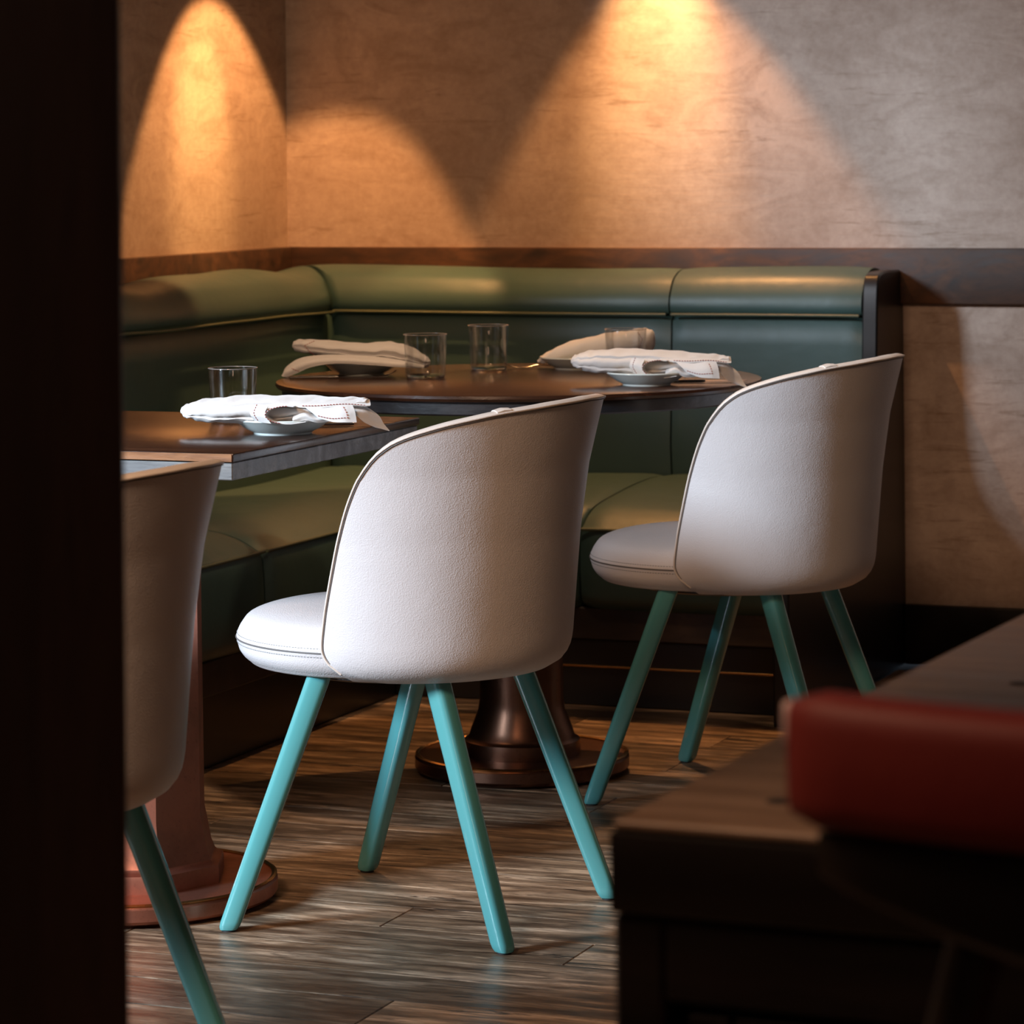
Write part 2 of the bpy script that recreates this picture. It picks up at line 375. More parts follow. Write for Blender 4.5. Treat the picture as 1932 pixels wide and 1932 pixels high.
# dado rails, skirting
structure(box('trim_1', rp, (0, 0, .827), (RA, .024, .955), M['dado'], bevel=.004))
structure(box('trim_2', rp, (0, .024, .827), (.024, 2.60, .955), M['dado'], bevel=.004))
structure(box('baseboard_back', rp, (1.564, 0, 0), (RA, .022, .137), M['cabinet'], bevel=.004))
structure(box('baseboard_left', rp, (0, 5.32, 0), (.022, RB, .137), M['cabinet'], bevel=.004))

# surface spotlights above the frame
for k, (p, d, deg) in enumerate(LAMPS):
    dv = room_dir(*d).normalized(); c = rp(*p); e = empty('spotlight', c)
    tag(e, ('small black ceiling spotlight lighting the left wall near the corner', 'small black ceiling spotlight lighting the back wall above the banquette')[k], 'spotlight', 'wall spotlights')
    q = dv.to_track_quat('-Z', 'Y').to_matrix()
    def ring(r, z, n=24): return [q @ Vector((r*math.cos(2*PI*i/n), r*math.sin(2*PI*i/n), z)) for i in range(n)]
    loft('housing', [ring(.034, .004), ring(.036, .01), ring(.036, .12), ring(.030, .13), ring(.012, .13)], M['black'], e)
    box('stem', ident, (-.006, -.006, .11), (.006, .006, RH-c.z), M['black'], e, .001, 1)

# pillar on the left, close to the camera
px1 = atd(236, 900, 2.2).x; pa = math.radians(12); pu = Vector((math.cos(pa), math.sin(pa), 0)); pv = Vector((-math.sin(pa), math.cos(pa), 0))
pil = structure(box('pillar', lambda x, y, z: Vector((px1, 2.2, 0))+pu*x+pv*y+Vector((0, 0, z)), (-.34, 0, 0), (0, .34, RH), M['pillar'], bevel=.006))

# ---------------------------------------------------------------- corner banquette
bq = empty('corner_banquette', rp(0, 0, 0)); tag(bq, 'green leather corner banquette along both walls behind the tables', 'banquette')
def q(a, b, z): return rp(a, b, z)-rp(0, 0, 0)
def along(side):
    return (lambda s, d, z: q(s, d, z)) if side == 'back' else (lambda s, d, z: q(d, s, z))
def wall_loft(name, side, prof, s0, s1, mat, miter=False, ns=40, soft=.012, wave=None, smooth=60, n_prof=None):
    f = along(side); cx = sum(p[0] for p in prof)/len(prof); cz = sum(p[1] for p in prof)/len(prof); rings = []
    ts = [0, .12, .35, .7, 1]
    for i in range(ns+1):
        x = i/ns
        ring = []
        for d, z in prof:
            st = (d+.004) if miter else s0
            # ends pull in slightly, as upholstery does at a seam
            e = x*(s1-(s0 if not miter else .2)); e2 = (1-x)*(s1-(s0 if not miter else .2))
            k = 1
            for ee in (e, e2):
                if ee < soft*2.5: k = min(k, 1-.05*(1-ee/(soft*2.5))**2)
            dd = cx+(d-cx)*k; zz = cz+(z-cz)*k
            if wave: w_ = wave(st+(s1-st)*x, d, z); dd += w_[0]; zz += w_[1]
            ring.append(f(st+(s1-st)*x, max(dd, .002), zz))
        rings.append(ring)
    return loft(name, rings, mat, bq, True, False, smooth)
def closed_profile(pts, n=40):
    v = [Vector((p[0], p[1], 0)) for p in pts]; s = spline(v, n); return [(p.x, p.y) for p in s]
bol = closed_profile([(.03, .895), (.07, .909), (.13, .911), (.185, .893), (.214, .862), (.225, .835), (.222, .812), (.20, .806), (.12, .806), (.03, .806)], 44)
pad = [(.03, .815), (.185, .815), (.205, .80), (.208, .74), (.215, .6), (.222, .5), (.215, .42), (.03, .42)]
def seat_prof(df, zf, zl): return closed_profile([(.19, .425), (.24, .441), (.40, .446), (df-.14, zf+.050), (df-.06, zf+.034), (df-.01, zf+.008), (df, zf), (df+.006, zf-.04), (df+.006, zl+.05), (df-.012, zl), (df-.1, zl-.004), (.3, zl), (.19, .30)], 60)
SEC = [('back', True, .2, 1.068), ('back', False, 1.072, 1.525), ('left', True, .2, 1.55), ('left', False, 1.555, 2.40)]
FR = {'back': (.83, .378, .215), 'left': (.68, .400, .218)}
lumps = {'back': lambda s: .004*math.sin(s*5.1+.6), 'left': lambda s: .006*math.sin(s*8.5+2.4)+.004*math.sin(s*15+1)}
for side, mit, s0, s1 in SEC:
    wv = lambda s, d, z, sd=side: (0, lumps[sd](s)*smoothstep((z-.82)/.08))
    o = wall_loft('backrest_roll', side, bol, s0, s1, M['bolster'], mit, 60, .03, wv)
    wall_loft('backrest_pad', side, pad, s0, s1, M['bolster'], mit, 30, .012)
    df, zf, zl = FR[side]
    sp = seat_prof(df, zf, zl)
    sw = lambda s, d, z: (0, .004*math.sin(s*6+d*4))
    if side == 'back' and not mit: wall_loft('seat_cushion', side, sp, s0, s1, M['bolster'], False, 40, .02, sw)
    else: wall_loft('seat_cushion', side, sp, s0, s1, M['bolster'], mit, 50, .02, sw)
    f = along(side)
    st = .226 if mit else s0+.004
    tube('piping', [f(st+(s1-.004-st)*i/40, .228, .808+lumps[side](st+(s1-st)*i/40)*.2) for i in range(41)], .0032, M['pipe'], bq)
    st = df if mit else s0+.004
    tube('piping', [f(st+(s1-.004-st)*i/40, df+.002, zf+.003) for i in range(41)], .0035, M['pipe'], bq)
def strip(name, side, d0, d1, z0, z1, s0, s1, mat, bev=.003):
    f = along(side); box(name, lambda x, y, z: f(x, y, z), (s0, d0, z0), (s1, d1, z1), mat, bq, bev, 1)
strip('plinth', 'back', .05, .815, .145, .214, .0, 1.525, M['plinth'])
strip('plinth', 'left', .05, .655, .145, .214, .83, 2.4, M['plinth'])
strip('base_board', 'back', .05, .79, .0, .143, .0, 1.525, M['black'])
strip('base_board', 'left', .05, .63, .0, .143, .80, 2.4, M['black'])
strip('brass_strip', 'back', .79, .796, .083, .0875, .64, 1.525, M['brass'], .0008)
def end_panel(a0, a1, sidef, name='end_panel', deep=.925):
    out = spline([Vector(p) for p in ((0, .905, 0), (.12, .907, 0), (.19, .903, 0), (.212, .885, 0), (.222, .84, 0), (.23, .74, 0), (.245, .60, 0), (.32, .50, 0), (.55, .455, 0), (.80, .445, 0), (deep-.03, .44, 0), (deep, .41, 0), (deep, .30, 0), (deep, 0, 0))], 70)
    ring = [(p.x, p.y) for p in out]+[(0, 0)]
    def rg(a, k): 
        return [sidef(a, d if d < .001 else d-k, z if z < .001 else z-k) for d, z in ring]
    loft(name, [rg(a0, .004), rg(a0+.004, 0), rg(a1-.004, 0), rg(a1, .004)], M['black'], bq, True, False, 30)
end_panel(1.527, 1.563, q)
end_panel(2.402, 2.438, lambda a, d, z: q(d, a, z), deep=.70)

# ---------------------------------------------------------------- dining chairs
# local frame of a chair: +x the way it faces, z up, origin on the floor under the middle of the legs
TOPZ = [(0, .808), (20, .805), (43, .796), (61, .781), (75, .7625), (80, .752), (84, .740), (88, .7225), (92, .700), (96, .670)]
def shell_top(phi):
    a = abs(math.degrees(phi)); return interp(a, TOPZ)
def shell_r(z, phi):
    base = interp(z, [(.388, .206), (.393, .218), (.402, .2285), (.415, .2365), (.435, .2405), (.47, .242), (.60, .248), (.70, .258), (.81, .279)])
    return base
def shell_point(s, t):
    """s -1..1 around, t 0..1 from underside to top edge"""
    EDGE = [(0, 104), (.05, 109.5), (.11, 112), (.18, 111.5), (.33, 109), (.50, 105.5), (.67, 102), (.80, 98.6), (.87, 96.6), (.95, 93.9), (1, 92), (1.06, 89.2)]
    ph_max = interp(t, EDGE)
    # smooth the edge law
    ph_max = (interp(max(0, t-.025), EDGE)+2*ph_max+interp(t+.025, EDGE))/4
    phi = math.radians(s*ph_max*.935)
    a = abs(math.degrees(phi)); tz = (shell_top(max(-1.6, min(1.6, phi))))
    for dphi in (-.06, .06): tz += shell_top(max(-1.6, min(1.6, phi+dphi)))
    tz /= 3
    if a > 92: tz = .700
    # the top corner rises to the side's own height law
    zb = .388+.012*smoothstep((abs(s)-.8)/.2)
    ztop = (interp(abs(s)*92, TOPZ)+interp(max(0, abs(s)*92-4), TOPZ)+interp(abs(s)*92+4, TOPZ))/3
    z = zb+(ztop-zb)*t
    r = shell_r(z, phi)
    fx = interp(z, [(.39, .945), (.60, .985), (.81, 1.025)])
    return Vector((-r*math.cos(phi)*fx, r*math.sin(phi), z))
def build_chair():
    root = empty('dining_chair')
    ns, nt, TK = 72, 40, .024
    P = [[shell_point(-1+2*i/ns, j/nt) for i in range(ns+1)] for j in range(nt+1)]
    N = [[None]*(ns+1) for _ in range(nt+1)]
    for j in range(nt+1):
        for i in range(ns+1):
            c = P[j][i]; n = Vector((c.x, c.y, 0)).normalized(); N[j][i] = n
    inner = [[P[j][i]-N[j][i]*TK*(1.0 if j > 3 else 1.0) for i in range(ns+1)] for j in range(nt+1)]
    W = ns+1; vs = [P[j][i] for j in range(nt+1) for i in range(W)]; K = len(vs)
    vs += [inner[j][i] for j in range(nt+1) for i in range(W)]
    fs = []
    for j in range(nt):
        for i in range(ns):
            a = j*W+i; fs.append((a, a+1, a+W+1, a+W)); fs.append((K+a, K+a+W, K+a+W+1, K+a+1))
    # rounded rim: outer edge -> crest -> inner edge
    edge = [(j, 0) for j in range(nt+1)]+[(nt, i) for i in range(1, ns+1)]+[(j, ns) for j in range(nt-1, -1, -1)]
    rimv = []
    cen = Vector((-.02, 0, .52))
    E0 = [P[j][i] for j, i in edge]; E1 = [inner[j][i] for j, i in edge]; L = len(edge)
    outs = []
    for k in range(L):
        t = (E0[min(k+1, L-1)]-E0[max(k-1, 0)]).normalized(); n = N[edge[k][0]][edge[k][1]]; o = t.cross(n).normalized()
        if o.dot(E0[k]-cen) < 0: o = -o
        outs.append(o)
    obj_shell_edge = []
    # bottom: close towards a floor disc
    und = [Vector((p.x*.86, p.y*.86, .386)) for p in P[0]]
    b0 = len(vs); vs += und
    for i in range(ns): fs.append((i, i+1, b0+i+1, b0+i))
    for i in range(ns): fs.append((b0+i, b0+i+1, K+i+1, K+i))
    sh = obj('backrest_shell', vs, fs, M['shell'], root, 60)
    # rim band round the whole free edge, a quilted roll with seams either side
    prof = [(0, 0), (.0018, .004), (.0028, .010), (.0028, TK-.010), (.0018, TK-.004), (0, TK)]
    rv, rf = [], []; m = len(prof)
    for k in range(L):
        for h, d in prof: rv.append(E0[k]-N[edge[k][0]][edge[k][1]]*d+outs[k]*h)
    for k in range(L-1):
        for x in range(m-1): a = k*m+x; rf.append((a, a+m, a+m+1, a+1))
    obj('rim_band', rv, rf, M['rim'], root, 50)
    op = [E0[k]-outs[k]*.0046+N[edge[k][0]][edge[k][1]]*.0004 for k in range(L)]
    tube('seam', op, .0008, M['seam'], root, 6)
    op = [E0[k]-outs[k]*.0015+N[edge[k][0]][edge[k][1]]*.0006 for k in range(L)]
    tube('piping', op, .0019, M['rim'], root, 8)
    # small overlap where the rim band is joined
    for sgn in (1,):
        k0 = nt+int(ns*(.5+sgn*.235)); band = []
        for k in range(k0-1, k0+2):
            rr = .0018 if k != k0 else .0034
            band.append([E0[k]-N[edge[k][0]][edge[k][1]]*d+outs[k]*(h+rr) for h, d in prof]+[E0[k]-N[edge[k][0]][edge[k][1]]*d-outs[k]*.004 for h, d in prof[::-1]])
        loft('rim_join', band, M['rim'], root)
    # round seat pad
    cx = .074
    top = [(0, .487), (.06, .4865), (.12, .484), (.17, .478), (.205, .467), (.2195, .452), (.2265, .438), (.228, .431), (.2265, .424), (.222, .410), (.210, .397), (.19, .389), (.10, .386), (0, .386)]
    pr = [(p.x, p.y) for p in spline([Vector((a, b, 0)) for a, b in top], 60)]
    lathe('seat', [(max(r, .0005), z) for r, z in pr], M['shell'], root, 96, True, (cx, 0, 0), 60)
    circ = lambda r, z, n=160: [(cx+r*math.cos(2*PI*k/n), r*math.sin(2*PI*k/n), z) for k in range(n)]
    tube('seat_seam', circ(.2282, .431), .0014, M['seam'], root, 6, True)
    dashes('stitching', circ(.2269, .4375)+[circ(.2269, .4375)[0]], .0034, .0055, .00055, M['thread'], root)
    dashes('stitching', circ(.2269, .4245)+[circ(.2269, .4245)[0]], .0034, .0055, .00055, M['thread'], root)
    lathe('seat_plate', [(.0005, .379), (.16, .379), (.17, .383), (.17, .390), (.0005, .390)], M['plinth'], root, 48, True, (cx-.03, 0, 0))
    # splayed legs, softly squared
    for sx, fy, ty in ((1, .228, .175), (-1, .195, .140)):
        for sy in (1, -1):
            foot = Vector((sx*.224, sy*fy, .0)); tp = Vector((sx*.087, sy*ty, .398)); ax = (tp-foot)
            rings = []; steps = [0, .012, .03, .3, .6, 1]
            for u in steps:
                c = foot+ax*u; hw = (.0165+.0025*u)*(.80 if u == 0 else (.94 if u == .012 else 1)); ring = []
                for k in range(24):
                    an = 2*PI*k/24; cs, sn = math.cos(an), math.sin(an); e = .62
                    x = math.copysign(abs(cs)**e, cs)*hw; y = math.copysign(abs(sn)**e, sn)*hw*.90
                    rot = math.atan2(ax.y, ax.x); ring.append(Vector((c.x+x*math.cos(rot)-y*math.sin(rot), c.y+x*math.sin(rot)+y*math.cos(rot), c.z+.003)))
                rings.append(ring)
            lg = loft('leg', rings, M['leg'], root, True, False, 40)
            lathe('foot_pad', [(.0005, 0), (.011, 0), (.011, .004), (.0005, .004)], M['foot'], lg, 16, True, (foot.x, foot.y, 0))
    return root
chair = build_chair()
HEAD = math.radians(155.0)
c1 = Vector((-.1428, 5.1996, 0))
chair.location = c1; chair.rotation_euler = (0, 0, HEAD)
tag(chair, 'pale leather tub chair with teal legs in front of the round table, nearest whole chair', 'chair', 'leather tub chairs at the tables')
ch2 = copy_tree(chair); ch2.location = (.433, 6.16, 0); ch2.rotation_euler = (0, 0, HEAD)
ch2['label'] = 'pale grey leather tub chair at the round table, beside the end of the green banquette'
ch3 = copy_tree(chair); ch3.location = (-.645, 4.138, 0); ch3.rotation_euler = (0, 0, HEAD)
ch3['label'] = 'leather tub chair at the square table, half hidden behind the dark pillar'

# ---------------------------------------------------------------- tables
TZ = .75
def pedestal(root, r_disc, r_col, bell, mat_disc, mat_col, sides=64, h=.70):
    lathe('base_disc', [(.0005, 0), (r_disc-.02, 0), (r_disc-.018, .006), (r_disc-.004, .007), (r_disc, .012), (r_disc, .030), (r_disc-.004, .034), (r_disc-.010, .0345), (.0005, .0345)], mat_disc, root, 96)
    lathe('brass_ring', [(r_disc-.0095, .0335), (r_disc-.003, .0335), (r_disc-.001, .0365), (r_disc-.005, .0385), (r_disc-.0095, .0365)], M['brass'], root, 96, 'loop')
    lathe('column', [(bell, .034)]+[(bell*k, z) for k, z in ((1.0, .055), (.99, .062), (.93, .066), (.90, .070), (.86, .085))]+[(r_col*1.04, .118), (r_col, .14), (r_col*.97, h)], mat_col, root, sides, True, (0, 0, 0), 25 if sides < 20 else 40)
    lathe('top_plate', [(.0005, h-.02), (.16, h-.02), (.16, h), (.0005, h)], M['black'], root, 32)
tc = at(985, 1419, .035); tc.z = 0
rt = empty('round_table', tc); tag(rt, 'round dark wood pedestal table set with three napkins in front of the corner banquette', 'table')
lathe('table_top', [(.0005, TZ-.014), (.455, TZ-.014), (.462, TZ-.011), (.465, TZ-.006), (.463, TZ-.001), (.460, TZ), (.0005, TZ)], M['table'], rt, 160)
lathe('under_top', [(.0005, TZ-.037), (.448, TZ-.037), (.452, TZ-.034), (.452, TZ-.014), (.0005, TZ-.014)], M['apron'], rt, 160)
pedestal(rt, .205, .080, .112, M['bronze'], M['bronze'], h=TZ-.037)
# square table
sc = Vector((-.612, 5.32, 0)); QZ = .742
sq = empty('square_table', sc, ang); tag(sq, 'square walnut table with copper pedestal beside the dark pillar', 'table')
cornr = at(440, 856, QZ); rel = cornr-sc; cu, cv = rel.dot(U), rel.dot(V)
box('table_top', ident, (cu-.76, -cv, QZ-.013), (cu, -cv+.70, QZ), M['table'], sq, .0022, 2)
for nm, lo, hi in (('lit_edge_band', (cu-.76, -cv-.0014, QZ-.0125), (cu-.002, -cv+.0004, QZ-.0012)),): box(nm, ident, lo, hi, M['edge'], sq, .0004, 1)  # front side only: the warm-lit edge is put into the colour
box('under_top', ident, (cu-.757, -cv+.003, QZ-.040), (cu-.003, -cv+.697, QZ-.0135), M['litoak'], sq, .0015, 1)
pedestal(sq, .228, .118, .150, M['copper'], M['copper'], 8, h=QZ-.040)

# ---------------------------------------------------------------- tableware
def tumbler(loc, r, h, label, first=[None]):
    prof = [(.0005, 0), (r*.86, 0), (r*.90, .0025), (r*.92, .008), (r, h-.001), (r-.0004, h), (r-.0009, h-.0005), (r*.92-.0013, .011), (r*.86, .0075), (.0005, .0065)]
    o = lathe('tumbler', prof, M['glass'], None, 64); o.location = loc
    lathe('rim', [(r+.0006*math.cos(a), h+.0007*math.sin(a)) for a in [2*PI*k/8 for k in range(8)]], M['rimglint'], o, 64, 'loop')  # near-metal ring added so the rim shows bright lamp glints
    lathe('base', [(.0005, .0008), (r*.84, .0008), (r*.87, .003), (r*.87, .0062), (.0005, .0058)], M['solidglass'], o, 48)
    tag(o, label, 'glass', 'clear tumblers on the tables'); return o
def on(px, py, z=TZ): v = at(px, py, z); return v
tumbler(on(440, 796, QZ), .0405, .089, 'clear tumbler on the square table behind the folded napkin')
tumbler(on(803, 713), .0420, .084, 'clear tumbler on the round table, in front of the napkin nearest the corner')
tumbler(on(922, 698), .0405, .089, 'clear tumbler standing alone in the middle of the round table')
tumbler(on(1181, 704), .0410, .086, 'clear tumbler on the round table between the two right-hand napkins')
def plate(loc, r, label):
    prof = [(.0005, .003), (r*.50, .003), (r*.52, 0), (r*.58, 0), (r*.60, .003), (r*.78, .010), (r*.93, .019), (r, .0225), (r*1.003, .024), (r*.995, .0252), (r*.92, .0225), (r*.74, .013), (r*.58, .0075), (.0005, .007)]
    o = lathe('side_plate', prof, M['porcelain'], None, 80); o.location = loc; tag(o, label, 'plate', 'small plates under the napkins'); return o
p1 = on(530, 822, QZ); p1.y += .045; p2 = on(680, 709); p2.y += .04; p3 = on(1222, 729); p3.y += .04; p4 = Vector((.125, 6.66, TZ))
plate(p1, .079, 'small pale plate under the napkin on the square table')
plate(p2, .076, 'small plate under the napkin nearest the corner on the round table')
plate(p3, .076, 'small plate under the front right napkin on the round table')
plate(p4, .074, 'small plate under the back right napkin on the round table')

def bundle(name, cols, Yc, mat, parent, n=36, flat=.75, grooves=(), tilt=0.0, slope=0.0):
    """soft folded roll of cloth; cols = (px, y top, y bottom, half depth)"""
    cv = [Vector((c[0], c[1], c[2])) for c in cols]; wv = [Vector((c[3], 0, 0)) for c in cols]
    N_ = len(cols)*6; A = spline(cv, N_); B = spline(wv, N_); rings = []
    for k, (a, b) in enumerate(zip(A, B)):
        yc = Yc+slope*(a.x-cols[0][0])*Yc/FPX
        top = atd(a.x, a.y, yc); bot = atd(a.x, a.z, yc); c = (top+bot)/2; hh = max((top.z-bot.z)/2, .0008); w_ = max(b.x, .001); ring = []
        for i in range(n):
            an = 2*PI*i/n; cs, sn = math.cos(an), math.sin(an)
            y = math.copysign(abs(cs)**flat, cs)*w_; z = math.copysign(abs(sn)**flat, sn)*hh
            kx = 1
            for ga, gd, gw in grooves:
                dd = abs((an-ga+PI) % (2*PI)-PI); kx -= gd*math.exp(-(dd/gw)**2)
            wob = .0012*math.sin(k*.55+an*3)+.0008*math.sin(k*1.3+an*2)
            ring.append(Vector((c.x+tilt*y, c.y+y*kx, c.z+z*kx+wob*.8)))
        rings.append(ring)
    return loft(name, rings, mat, parent, True, False, 60), rings
def napkin_wing(mp, Yc, label, k=1.0):
    """napkin folded in a long wing: rounded point on the left, loose hemmed layers on the right; mp maps pixels"""
    cols = [(341, 773, 778, .006), (347, 766, 784, .022), (360, 760, 790, .034), (390, 753, 795, .046), (430, 749, 797, .054), (490, 746, 797, .058), (560, 747, 794, .060), (620, 749, 787, .058), (665, 751, 778, .054), (690, 753, 766, .046), (694, 756, 762, .040)]
    cc = []
    for x, t_, b_, w_ in cols:
        X, T = mp(x, t_); X2, B = mp(x, b_); cc.append((X, T, B, w_*k))
    n, rings = bundle('napkin', cc, Yc, M['linen'], None, grooves=((PI+.35, .10, .12), (PI-.35, .08, .10)))
    tag(n, label, 'napkin', 'white linen napkins on the plates')
    P = lambda x, y, d: atd(*mp(x, y), Yc+d*k)
    # top loose layer with hem
    o, g1 = sheet('folded_layer', [[P(520, 752, .03), P(580, 749, .03), P(640, 750, .03), P(697, 754, .035)],
                               [P(530, 755, -.02), P(590, 752, -.02), P(645, 753, -.02), P(698, 757, -.015)],
                               [P(540, 764, -.055), P(595, 763, -.060), P(650, 761, -.058), P(699, 765, -.050)],
                               [P(548, 768, -.060), P(600, 770, -.066), P(652, 765, -.064), P(694, 766, -.058)]], M['linen'], n)
    dashes('hem_stitching', [g1[8][i] for i in range(5, 27)], .0028, .0048, .00065, M['hem'], n, Vector((0, -.0012, .0006)))
    # rolled front edge, open to the right
    th = [150, 185, 215, 245, 270, 300, 330]
    rowp = []
    for d in (-.078, -.068, -.05, -.02):
        r_ = []
        for a_, rr in zip((70, 100, 140, 180, 220, 255, 285, 320), (1, 1, 1, 1, 1, 1.0, 1.05, 1.2)):
            a = math.radians(a_); r_.append(P(540+(d+.078)*250+40*rr*math.cos(a), 783-16.5*rr*math.sin(a)+(d+.078)*-60, d))
        rowp.append(r_)
    o, g2 = sheet('rolled_hem', rowp, M['linen'], n, 40, 10)
    dashes('hem_stitching', [g2[0][i] for i in range(4, 30)], .0026, .0046, .00065, M['hem'], n, Vector((0, -.0010, 0)))
    # rolled hem's flat band in front of the wing
    o, g3 = sheet('hem_band', [[P(476, 765, -.060), P(492, 764, -.066), P(506, 766, -.070)], [P(472, 780, -.064), P(486, 780, -.071), P(500, 781, -.076)], [P(480, 793, -.058), P(496, 797, -.066), P(512, 799, -.074)]], M['linen'], n, 12, 10)
    dashes('hem_stitching', [g3[j][3] for j in range(11)], .0026, .0044, .00065, M['hem'], n, Vector((0, -.0012, 0)))
    # inner wavy folds
    sheet('inner_fold', [[P(555, 782, -.05), P(575, 776, -.05), P(600, 781, -.05), P(630, 776, -.05), P(660, 780, -.045)],
                         [P(552, 792, -.066), P(574, 782, -.068), P(598, 790, -.068), P(628, 783, -.066), P(660, 787, -.06)],
                         [P(556, 797, -.06), P(578, 793, -.064), P(600, 797, -.064), P(630, 794, -.062), P(662, 794, -.056)]], M['linen'], n, 30, 10)
    # front loose layer with corner hem
    o, g4 = sheet('folded_layer', [[P(575, 768, -.064), P(610, 770, -.070), P(640, 766, -.071), P(665, 764, -.068)],
                                   [P(588, 778, -.072), P(620, 783, -.078), P(648, 780, -.079), P(670, 778, -.074)],
                                   [P(600, 788, -.074), P(628, 796, -.080), P(652, 797, -.082), P(673, 797, -.078)]], M['linen'], n, 24, 12)
    dashes('hem_stitching', [g4[9][i] for i in range(2, 19)]+[g4[j][18] for j in range(8, 0, -1)], .0026, .0046, .00065, M['hem'], n, Vector((0, -.0012, 0)))
    # drooping corner on the right
    sheet('drooping_corner', [[P(664, 764, -.05), P(678, 764, -.04), P(692, 768, -.02)],
                              [P(672, 782, -.062), P(694, 778, -.050), P(714, 784, -.03)],
                              [P(688, 797, -.060), P(706, 798, -.052), P(724, 800, -.036)],
                              [P(708, 806, -.052), P(720, 809, -.050), P(735, 813, -.044)]], M['linen'], n, 16, 22)
    return n
napkin_wing(lambda x, y: (x, y), 5.26, 'white linen napkin on a small plate on the square table')
napkin_wing(lambda x, y: (1078+(x-342)*.845, 682+(y-776)*.97+(x-342)*.036), 6.195, 'white linen napkin on the front right plate of the round table', 1.0)
# napkin nearest the corner: two stacked folds, the lower one hanging to the table
n2, rg = bundle('napkin', [(552, 650, 655, .01), (558, 643, 661, .03), (582, 640, 668, .045), (640, 645, 676, .055), (700, 647, 681, .058), (738, 645, 684, .058), (770, 653, 689, .055), (798, 668, 694, .045), (808, 676, 691, .03), (812, 681, 686, .012)], 6.56, M['linen'], None, grooves=((PI, .12, .12),))
tag(n2, 'white linen napkin in two stacked folds nearest the corner on the round table', 'napkin', 'white linen napkins on the plates')
dashes('hem_stitching', [Vector((p.x, p.y-.0012, p.z)) for p in (atd(592, 644, 6.515), atd(574, 652, 6.505), atd(583, 662, 6.502), atd(592, 669, 6.51))], .003, .0048, .0007, M['hem'], n2)
o, g5 = sheet('lower_fold', [[atd(534, 709, 6.50), atd(543, 692, 6.50), atd(572, 676, 6.50), atd(625, 671, 6.50), atd(700, 674, 6.50), atd(760, 682, 6.50), atd(800, 691, 6.51)],
                     [atd(533, 710.5, 6.47), atd(545, 699, 6.46), atd(580, 683, 6.455), atd(630, 678, 6.455), atd(700, 681, 6.455), atd(760, 687, 6.46), atd(800, 693, 6.475)],
                     [atd(541, 712, 6.46), atd(560, 704, 6.455), atd(590, 692, 6.45), atd(635, 686, 6.45), atd(700, 689, 6.45), atd(755, 693, 6.455), atd(796, 695, 6.47)]], M['linen'], n2, 44, 10, .004)
dashes('hem_stitching', [g5[j][9] for j in range(1, 11)], .003, .0048, .0007, M['hem'], n2, Vector((0, -.0026, .0004)))
# back right napkin: one rolled wing rising to the right
n4, rg = bundle('napkin', [(1014, 681, 684, .008), (1024, 671, 685, .02), (1050, 655, 684, .035), (1090, 641, 681, .045), (1135, 631, 678, .05), (1175, 625, 674, .05), (1210, 620, 669, .046), (1230, 622, 661, .03), (1236, 634, 650, .01)], 6.68, M['linen'], None, grooves=((PI+.5, .10, .14),))
tag(n4, 'white linen napkin rolled in one wing behind the others, against the green backrest', 'napkin', 'white linen napkins on the plates')
dashes('hem_stitching', [atd(1204, 628, 6.632), atd(1212, 640, 6.626), atd(1208, 652, 6.628), atd(1202, 662, 6.63)], .003, .0048, .0007, M['hem'], n4)

# cutlery: length along +x, bowl or tines at +x
def fork(loc, rz, label, L=.19):
    root = empty('fork', loc, rz); tag(root, label, 'fork', 'forks on the tables')
    hp = [(-.5, .004, .0010), (-.42, .0046, .0012), (-.2, .0034, .0014), (.05, .0028, .004), (.16, .0034, .006), (.22, .0085, .0035), (.28, .0115, .0018), (.33, .0118, .0012)]
    rings = [[Vector((x*L, w_*math.cos(a), z+.0012*math.sin(a)+.0012)) for a in [2*PI*k/12 for k in range(12)]] for x, w_, z in hp]
    loft('handle', rings, M['steel'], root)
    for k in range(4):
        y = (-.0096, -.0032, .0032, .0096)[k]
        tube('tine', [(x*L, y*(1-.1*(i/4)), z) for i, (x, z) in enumerate([(.31, .0024), (.37, .0026), (.42, .0045), (.47, .0085), (.50, .0120)])], .0011, M['steel'], root, 6)
    return root
def knife(loc, rz, label, L=.20):
    root = empty('knife', loc, rz); tag(root, label, 'knife', 'knives on the tables')
    rings = [[Vector((x*L, w_*math.cos(a), .0035+h*math.sin(a))) for a in [2*PI*k/12 for k in range(12)]] for x, w_, h in ((-.5, .003, .0018), (-.49, .0050, .003), (-.3, .0052, .0032), (-.05, .0038, .003), (0, .003, .0022))]
    loft('handle', rings, M['steel'], root)
    loft('blade', [[Vector((x*L, a, .0035+b)) for a, b in ((-w_, 0), (0, .0007), (w_*.6, .0007), (w_*.6, -.0007), (0, -.0007))] for x, w_ in ((0, .003), (.04, .006), (.3, .0085), (.44, .008), (.5, .0015))], M['steel'], root)
    return root
fork(at(668, 710, TZ)+Vector((0, -.015, 0)), -.10, 'steel fork beside the plate nearest the corner on the round table', .165)
knife(at(640, 713, TZ)+Vector((0, -.03, 0)), -.05, 'steel knife in front of the fork nearest the corner on the round table', .19)
fork(at(1040, 694, TZ)+Vector((0, 0, 0)), PI+.18, 'dark steel fork with tines out, beside the back right napkin')
knife(at(1330, 722, TZ)+Vector((0, 0, 0)), .10, 'steel knife poking out beyond the front right napkin', .16)
knife(at(668, 803, QZ)+Vector((0, 0, 0)), .04, 'steel knife beside the plate on the square table', .13)

